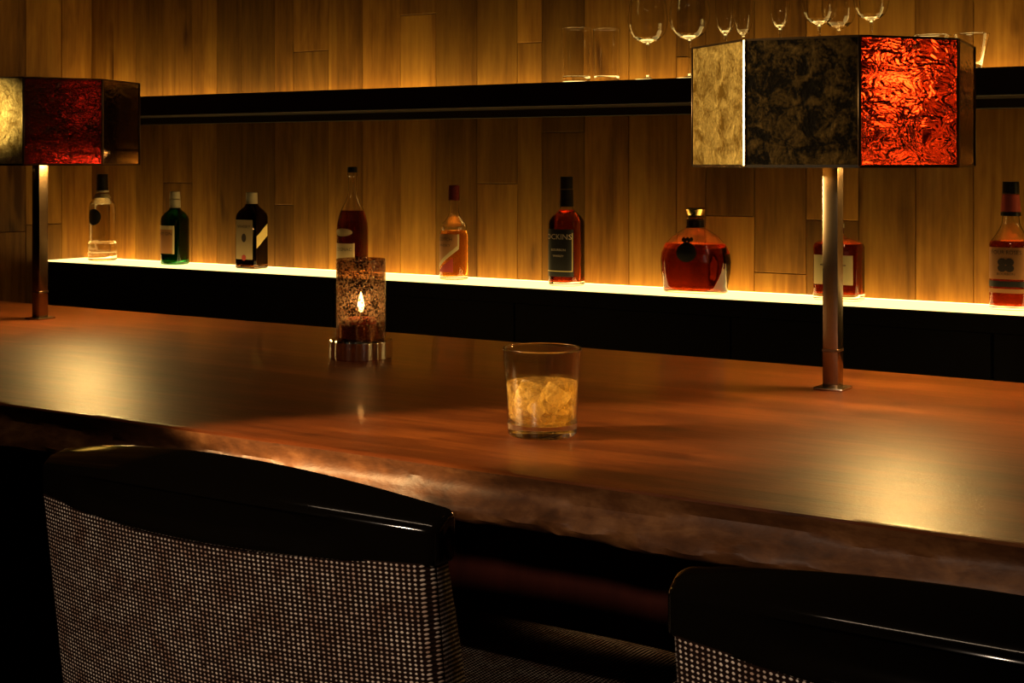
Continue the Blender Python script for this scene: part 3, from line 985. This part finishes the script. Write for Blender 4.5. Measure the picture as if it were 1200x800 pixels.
stemglass(983, .23, mid, .112, .032, 'wine glass overlapping its left neighbour above the lampshade', Y=3.368)
stemglass(1021, .23, mid, .118, .032, 'wine glass directly above the red pane of the right lamp')

# ------------------------------------------------------------------ candle holder
cx, cy = on_plane(423, 419, CZ)
ch = empty('candle_holder', (cx, cy, CZ))
tag(ch, 'smoky seeded glass candle cylinder with a lit candle on a chrome base', 'candle holder')
cb = lathe('chrome_base', [(0, 0), (.0505, 0), (.052, .0015), (.052, .030), (.0505, .032), (.040, .032), (.040, .030), (0, .030)], M['chrome'], ch, 144, smooth=60)
for v in cb.data.vertices:                       # shallow flutes round the drum
    r_ = math.hypot(v.co.x, v.co.y)
    if r_ > .045:
        q_ = 1 + .022 * math.cos(18 * math.atan2(v.co.y, v.co.x))
        v.co.x *= q_; v.co.y *= q_
lathe('chrome_collar', [(.0365, .0305), (.0365, .058), (.0355, .059), (.0345, .058), (.0345, .0305), (.0365, .0305)], M['chrome'], ch, 56, smooth=30)
R0 = .0415
lathe('glass_cylinder', [(R0 - .003, .0325), (R0, .0335), (R0, .1655), (R0 - .0015, .1665), (R0 - .003, .1655), (R0 - .003, .0325)], M['seeded'], ch, 64, smooth=40)
cd = lathe('candle', [(0, .0305), (.026, .0305), (.026, .064), (.024, .067), (.012, .064), (0, .064)], M['wax'], ch, 32)
lathe('wick', [(0, .063), (.001, .063), (.001, .078), (0, .079)], M['ink'], cd, 8)
lathe('flame', [(0, .076), (.0034, .079), (.0058, .086), (.0054, .093), (.0032, .102), (.0012, .109), (0, .112)], M['flame'], cd, 16)

# ------------------------------------------------------------------ whisky tumbler on the counter
gx, gy = on_plane(635.5, 508.5, CZ)
wg = empty('whisky_glass', (gx, gy, CZ))
tag(wg, 'whisky on ice in a clear tapered tumbler standing on the counter', 'glass')
RB, RT, HG, TH = .0415, .0475, .103, .0022


def rz(z): return RB + (RT - RB) * z / HG


LT = .064
lathe('glass_base', [(0, .0012), (.034, .0008), (.037, 0), (RB - .0015, .0004), (RB, .0025), (rz(.0155), .0155), (0, .0158)], M['glass'], wg, 72)
lathe('glass_wall', [(rz(.0158) - .0018, .0160), (rz(.0158), .0160), (rz(.05), .05), (RT, HG - .001), (RT - .001, HG), (RT - TH, HG - .001), (rz(.05) - TH, .05), (rz(.0158) - .0018, .0160)], M['thin_glass'], wg, 72)
lathe('rim', [(RT + .0002, HG + .0002), (RT - .0002, HG + .0016), (RT - .0012, HG + .0021), (RT - .0022, HG + .0016), (RT - TH - .0002, HG + .0002), (RT + .0002, HG + .0002)], M['glass'], wg, 72, smooth=80)
lathe('whisky', [(0, .0165), (.025, .0168), (rz(.02) - TH - .004, .0180), (rz(.022) - TH, .0215), (rz(.045) - TH, .045), (rz(LT) - TH, LT - .0008), (0, LT - .0006)], M['whisky'], wg, 64)
for (ix, iy, iz, sx, rot) in ((-.013, -.010, .046, .030, (.5, .3, .4)), (.016, .004, .047, .026, (.2, .6, 1.1)), (.0, .017, .035, .022, (.9, .2, .3)), (.004, -.020, .034, .018, (.2, .9, .6))):
    bm = box_bm(-sx / 2, sx / 2, -sx / 2, sx / 2, -sx / 2.3, sx / 2.3, sx * .18, 3)
    o = bm_obj('ice_cube', bm, M['ice'], wg, (ix, iy, iz), 60)
    o.rotation_euler = rot

# ------------------------------------------------------------------ chairs
HW = 0.241


def arc_y(x, sag): return -sag * (1 - (x / HW) ** 2)


def make_chair(loc, label):
    root = empty('bar_chair', loc)
    tag(root, label, 'chair', 'tweed bar chairs with lacquered rails')
    SAG = 0.034
    # --- top rail: lacquered, crowned, with a long finger groove at the back
    nu = 72
    V, F = [], []
    for i in range(nu + 1):
        u = math.sin(PI / 2 * (-1 + 2 * i / nu))
        x = HW * u
        q = 1 - u * u
        endr = math.sqrt(max(0.0, 1 - max(0.0, (abs(u) - 0.965) / 0.035) ** 2))
        e = 0.55 + 0.45 * endr
        T = (0.034 + 0.016 * q) * e
        zt = 0.941 + 0.025 * q
        zr = 0.931 + 0.012 * q
        zb = 0.899 - 0.003 * q
        yc = arc_y(x, SAG)
        gr = max(0.0, 1 - (u / 0.66) ** 2) ** 0.5 if abs(u) < 0.66 else 0.0
        g = 0.009 * gr
        f, r = yc + T / 2, yc - T / 2
        zm = (zr + zb) / 2
        sec = [(f, zb + .004), (f, zt - .008), (f - .0012, zt - .003), (f - .004, zt - .0005), (f - .008, zt - .001),
               (r + .010, zr + .0065), (r + .004, zr + .002), (r + .001, zr - .001), (r, zr - .004),
               (r + g * .55, zr - .0055), (r + g, zr - .0085), (r + g, zm), (r + g * .6, zb + .011), (r, zb + .007), (r, zb + .003), (r + .004, zb), (f - .004, zb)]
        zc = (zt + zb) / 2
        for y, z in sec: V.append((x, y, zc + (z - zc) * (0.85 + 0.15 * endr)))
    m_ = len(sec)
    for i in range(nu):
        for k in range(m_):
            k2 = (k + 1) % m_
            F.append((i * m_ + k, (i + 1) * m_ + k, (i + 1) * m_ + k2, i * m_ + k2))
    F.append(tuple(range(m_))); F.append(tuple(range(nu * m_ + m_ - 1, nu * m_ - 1, -1)))
    rail = mesh('top_rail', V, F, M['lacquer'], root, None, 42)
    fix_normals(rail.data)
    # --- upholstered back, leaning, thicker below
    nx, nz = 60, 26
    zt, zb = 0.9025, 0.60
    V, F, UV = [], [], []

    def ring_at(z):
        w_ = HW - .004
        t = (zt - z) / (zt - zb)
        lean = 0.125 * (zt - z)
        th = 0.040 + 0.034 * t
        pts = []
        rad = 0.012
        for i in range(nx + 1):                       # rear face, left to right
            u = -1 + 2 * i / nx
            x = w_ * u
            edge = max(0.0, (abs(x) - (w_ - rad)) / rad)
            inset = rad * (1 - math.sqrt(max(0.0, 1 - edge * edge)))
            pts.append((x, arc_y(x, SAG) - .0205 + lean + inset, x))
        for i in range(nx + 1):                       # front face, right to left
            u = 1 - 2 * i / nx
            x = w_ * u
            edge = max(0.0, (abs(x) - (w_ - rad)) / rad)
            inset = rad * (1 - math.sqrt(max(0.0, 1 - edge * edge)))
            pts.append((x, arc_y(x, SAG) - .0205 + lean + th - inset, 0.6 - x))
        return pts
    n = 2 * (nx + 1)
    for j in range(nz + 1):
        z = zt + (zb - zt) * j / nz
        for x, y, uu in ring_at(z):
            V.append((x, y, z)); UV.append((uu, z))
    for j in range(nz):
        for k in range(n):
            k2 = (k + 1) % n
            F.append((j * n + k, j * n + k2, (j + 1) * n + k2, (j + 1) * n + k))
    F.append(tuple(range(n - 1, -1, -1))); F.append(tuple(range(nz * n, nz * n + n)))
    bk = mesh('backrest', V, F, M['tweed'], root, None, 55, UV)
    fix_normals(bk.data)
    # --- wide seat cushion
    V, F, UV = [], [], []
    n = 64
    sx, sy, yc = 0.315, 0.245, 0.285
    levels = [(0.605, -.010), (0.610, -.003), (0.625, 0.0), (0.655, 0.0), (0.666, -.004), (0.672, -.012), (0.675, -.03), (0.676, -.12), (0.676, -.22)]
    for z, off in levels:
        for k in range(n):
            a = 2 * PI * k / n
            c, s = math.cos(a), math.sin(a)
            r = (abs(c) ** 5 + abs(s) ** 5) ** (-1 / 5)
            ex, ey = max(sx + off, .01), max(sy + off, .01)
            x, y = ex * r * c, yc + ey * r * s
            V.append((x, y, z)); UV.append((x, y + z))
    for j in range(len(levels) - 1):
        for k in range(n):
            k2 = (k + 1) % n
            F.append((j * n + k, j * n + k2, (j + 1) * n + k2, (j + 1) * n + k))
    F.append(tuple(range(n - 1, -1, -1))); F.append(tuple(range((len(levels) - 1) * n, len(levels) * n)))
    st = mesh('seat', V, F, M['tweed'], root, None, 55, UV)
    fix_normals(st.data)
    box('seat_frame', -.28, .28, .07, .50, .565, .606, M['leg_wood'], root, bev=.004)
    for sxn in (-1, 1):
        box('back_post', sxn * .15 - .018, sxn * .15 + .018, .042, .072, .567, .66, M['leg_wood'], root, bev=.003)
        for yy, dy in ((.10, -.05), (.46, .03)):
            V = []
            for z, hw, o_ in ((0.0, .012, 1.0), (.57, .019, 0.0)):
                for ax, ay in ((-1, -1), (1, -1), (1, 1), (-1, 1)):
                    V.append((sxn * (.24 + .02 * o_) + ax * hw, yy + dy * o_ + ay * hw, z))
            F = [(3, 2, 1, 0), (4, 5, 6, 7)] + [(k, (k + 1) % 4, 4 + (k + 1) % 4, 4 + k) for k in range(4)]
            mesh('leg', V, F, M['leg_wood'], root)
    box('footrest', -.245, .245, .470, .486, .235, .258, M['bronze'], root, bev=.003)
    return root


make_chair((-.931, .973, 0), 'tweed bar chair with black lacquered top rail, whole back in view at left')
make_chair((-.2175, .925, 0), 'tweed bar chair cut off by the lower right edge, its rail close to us')
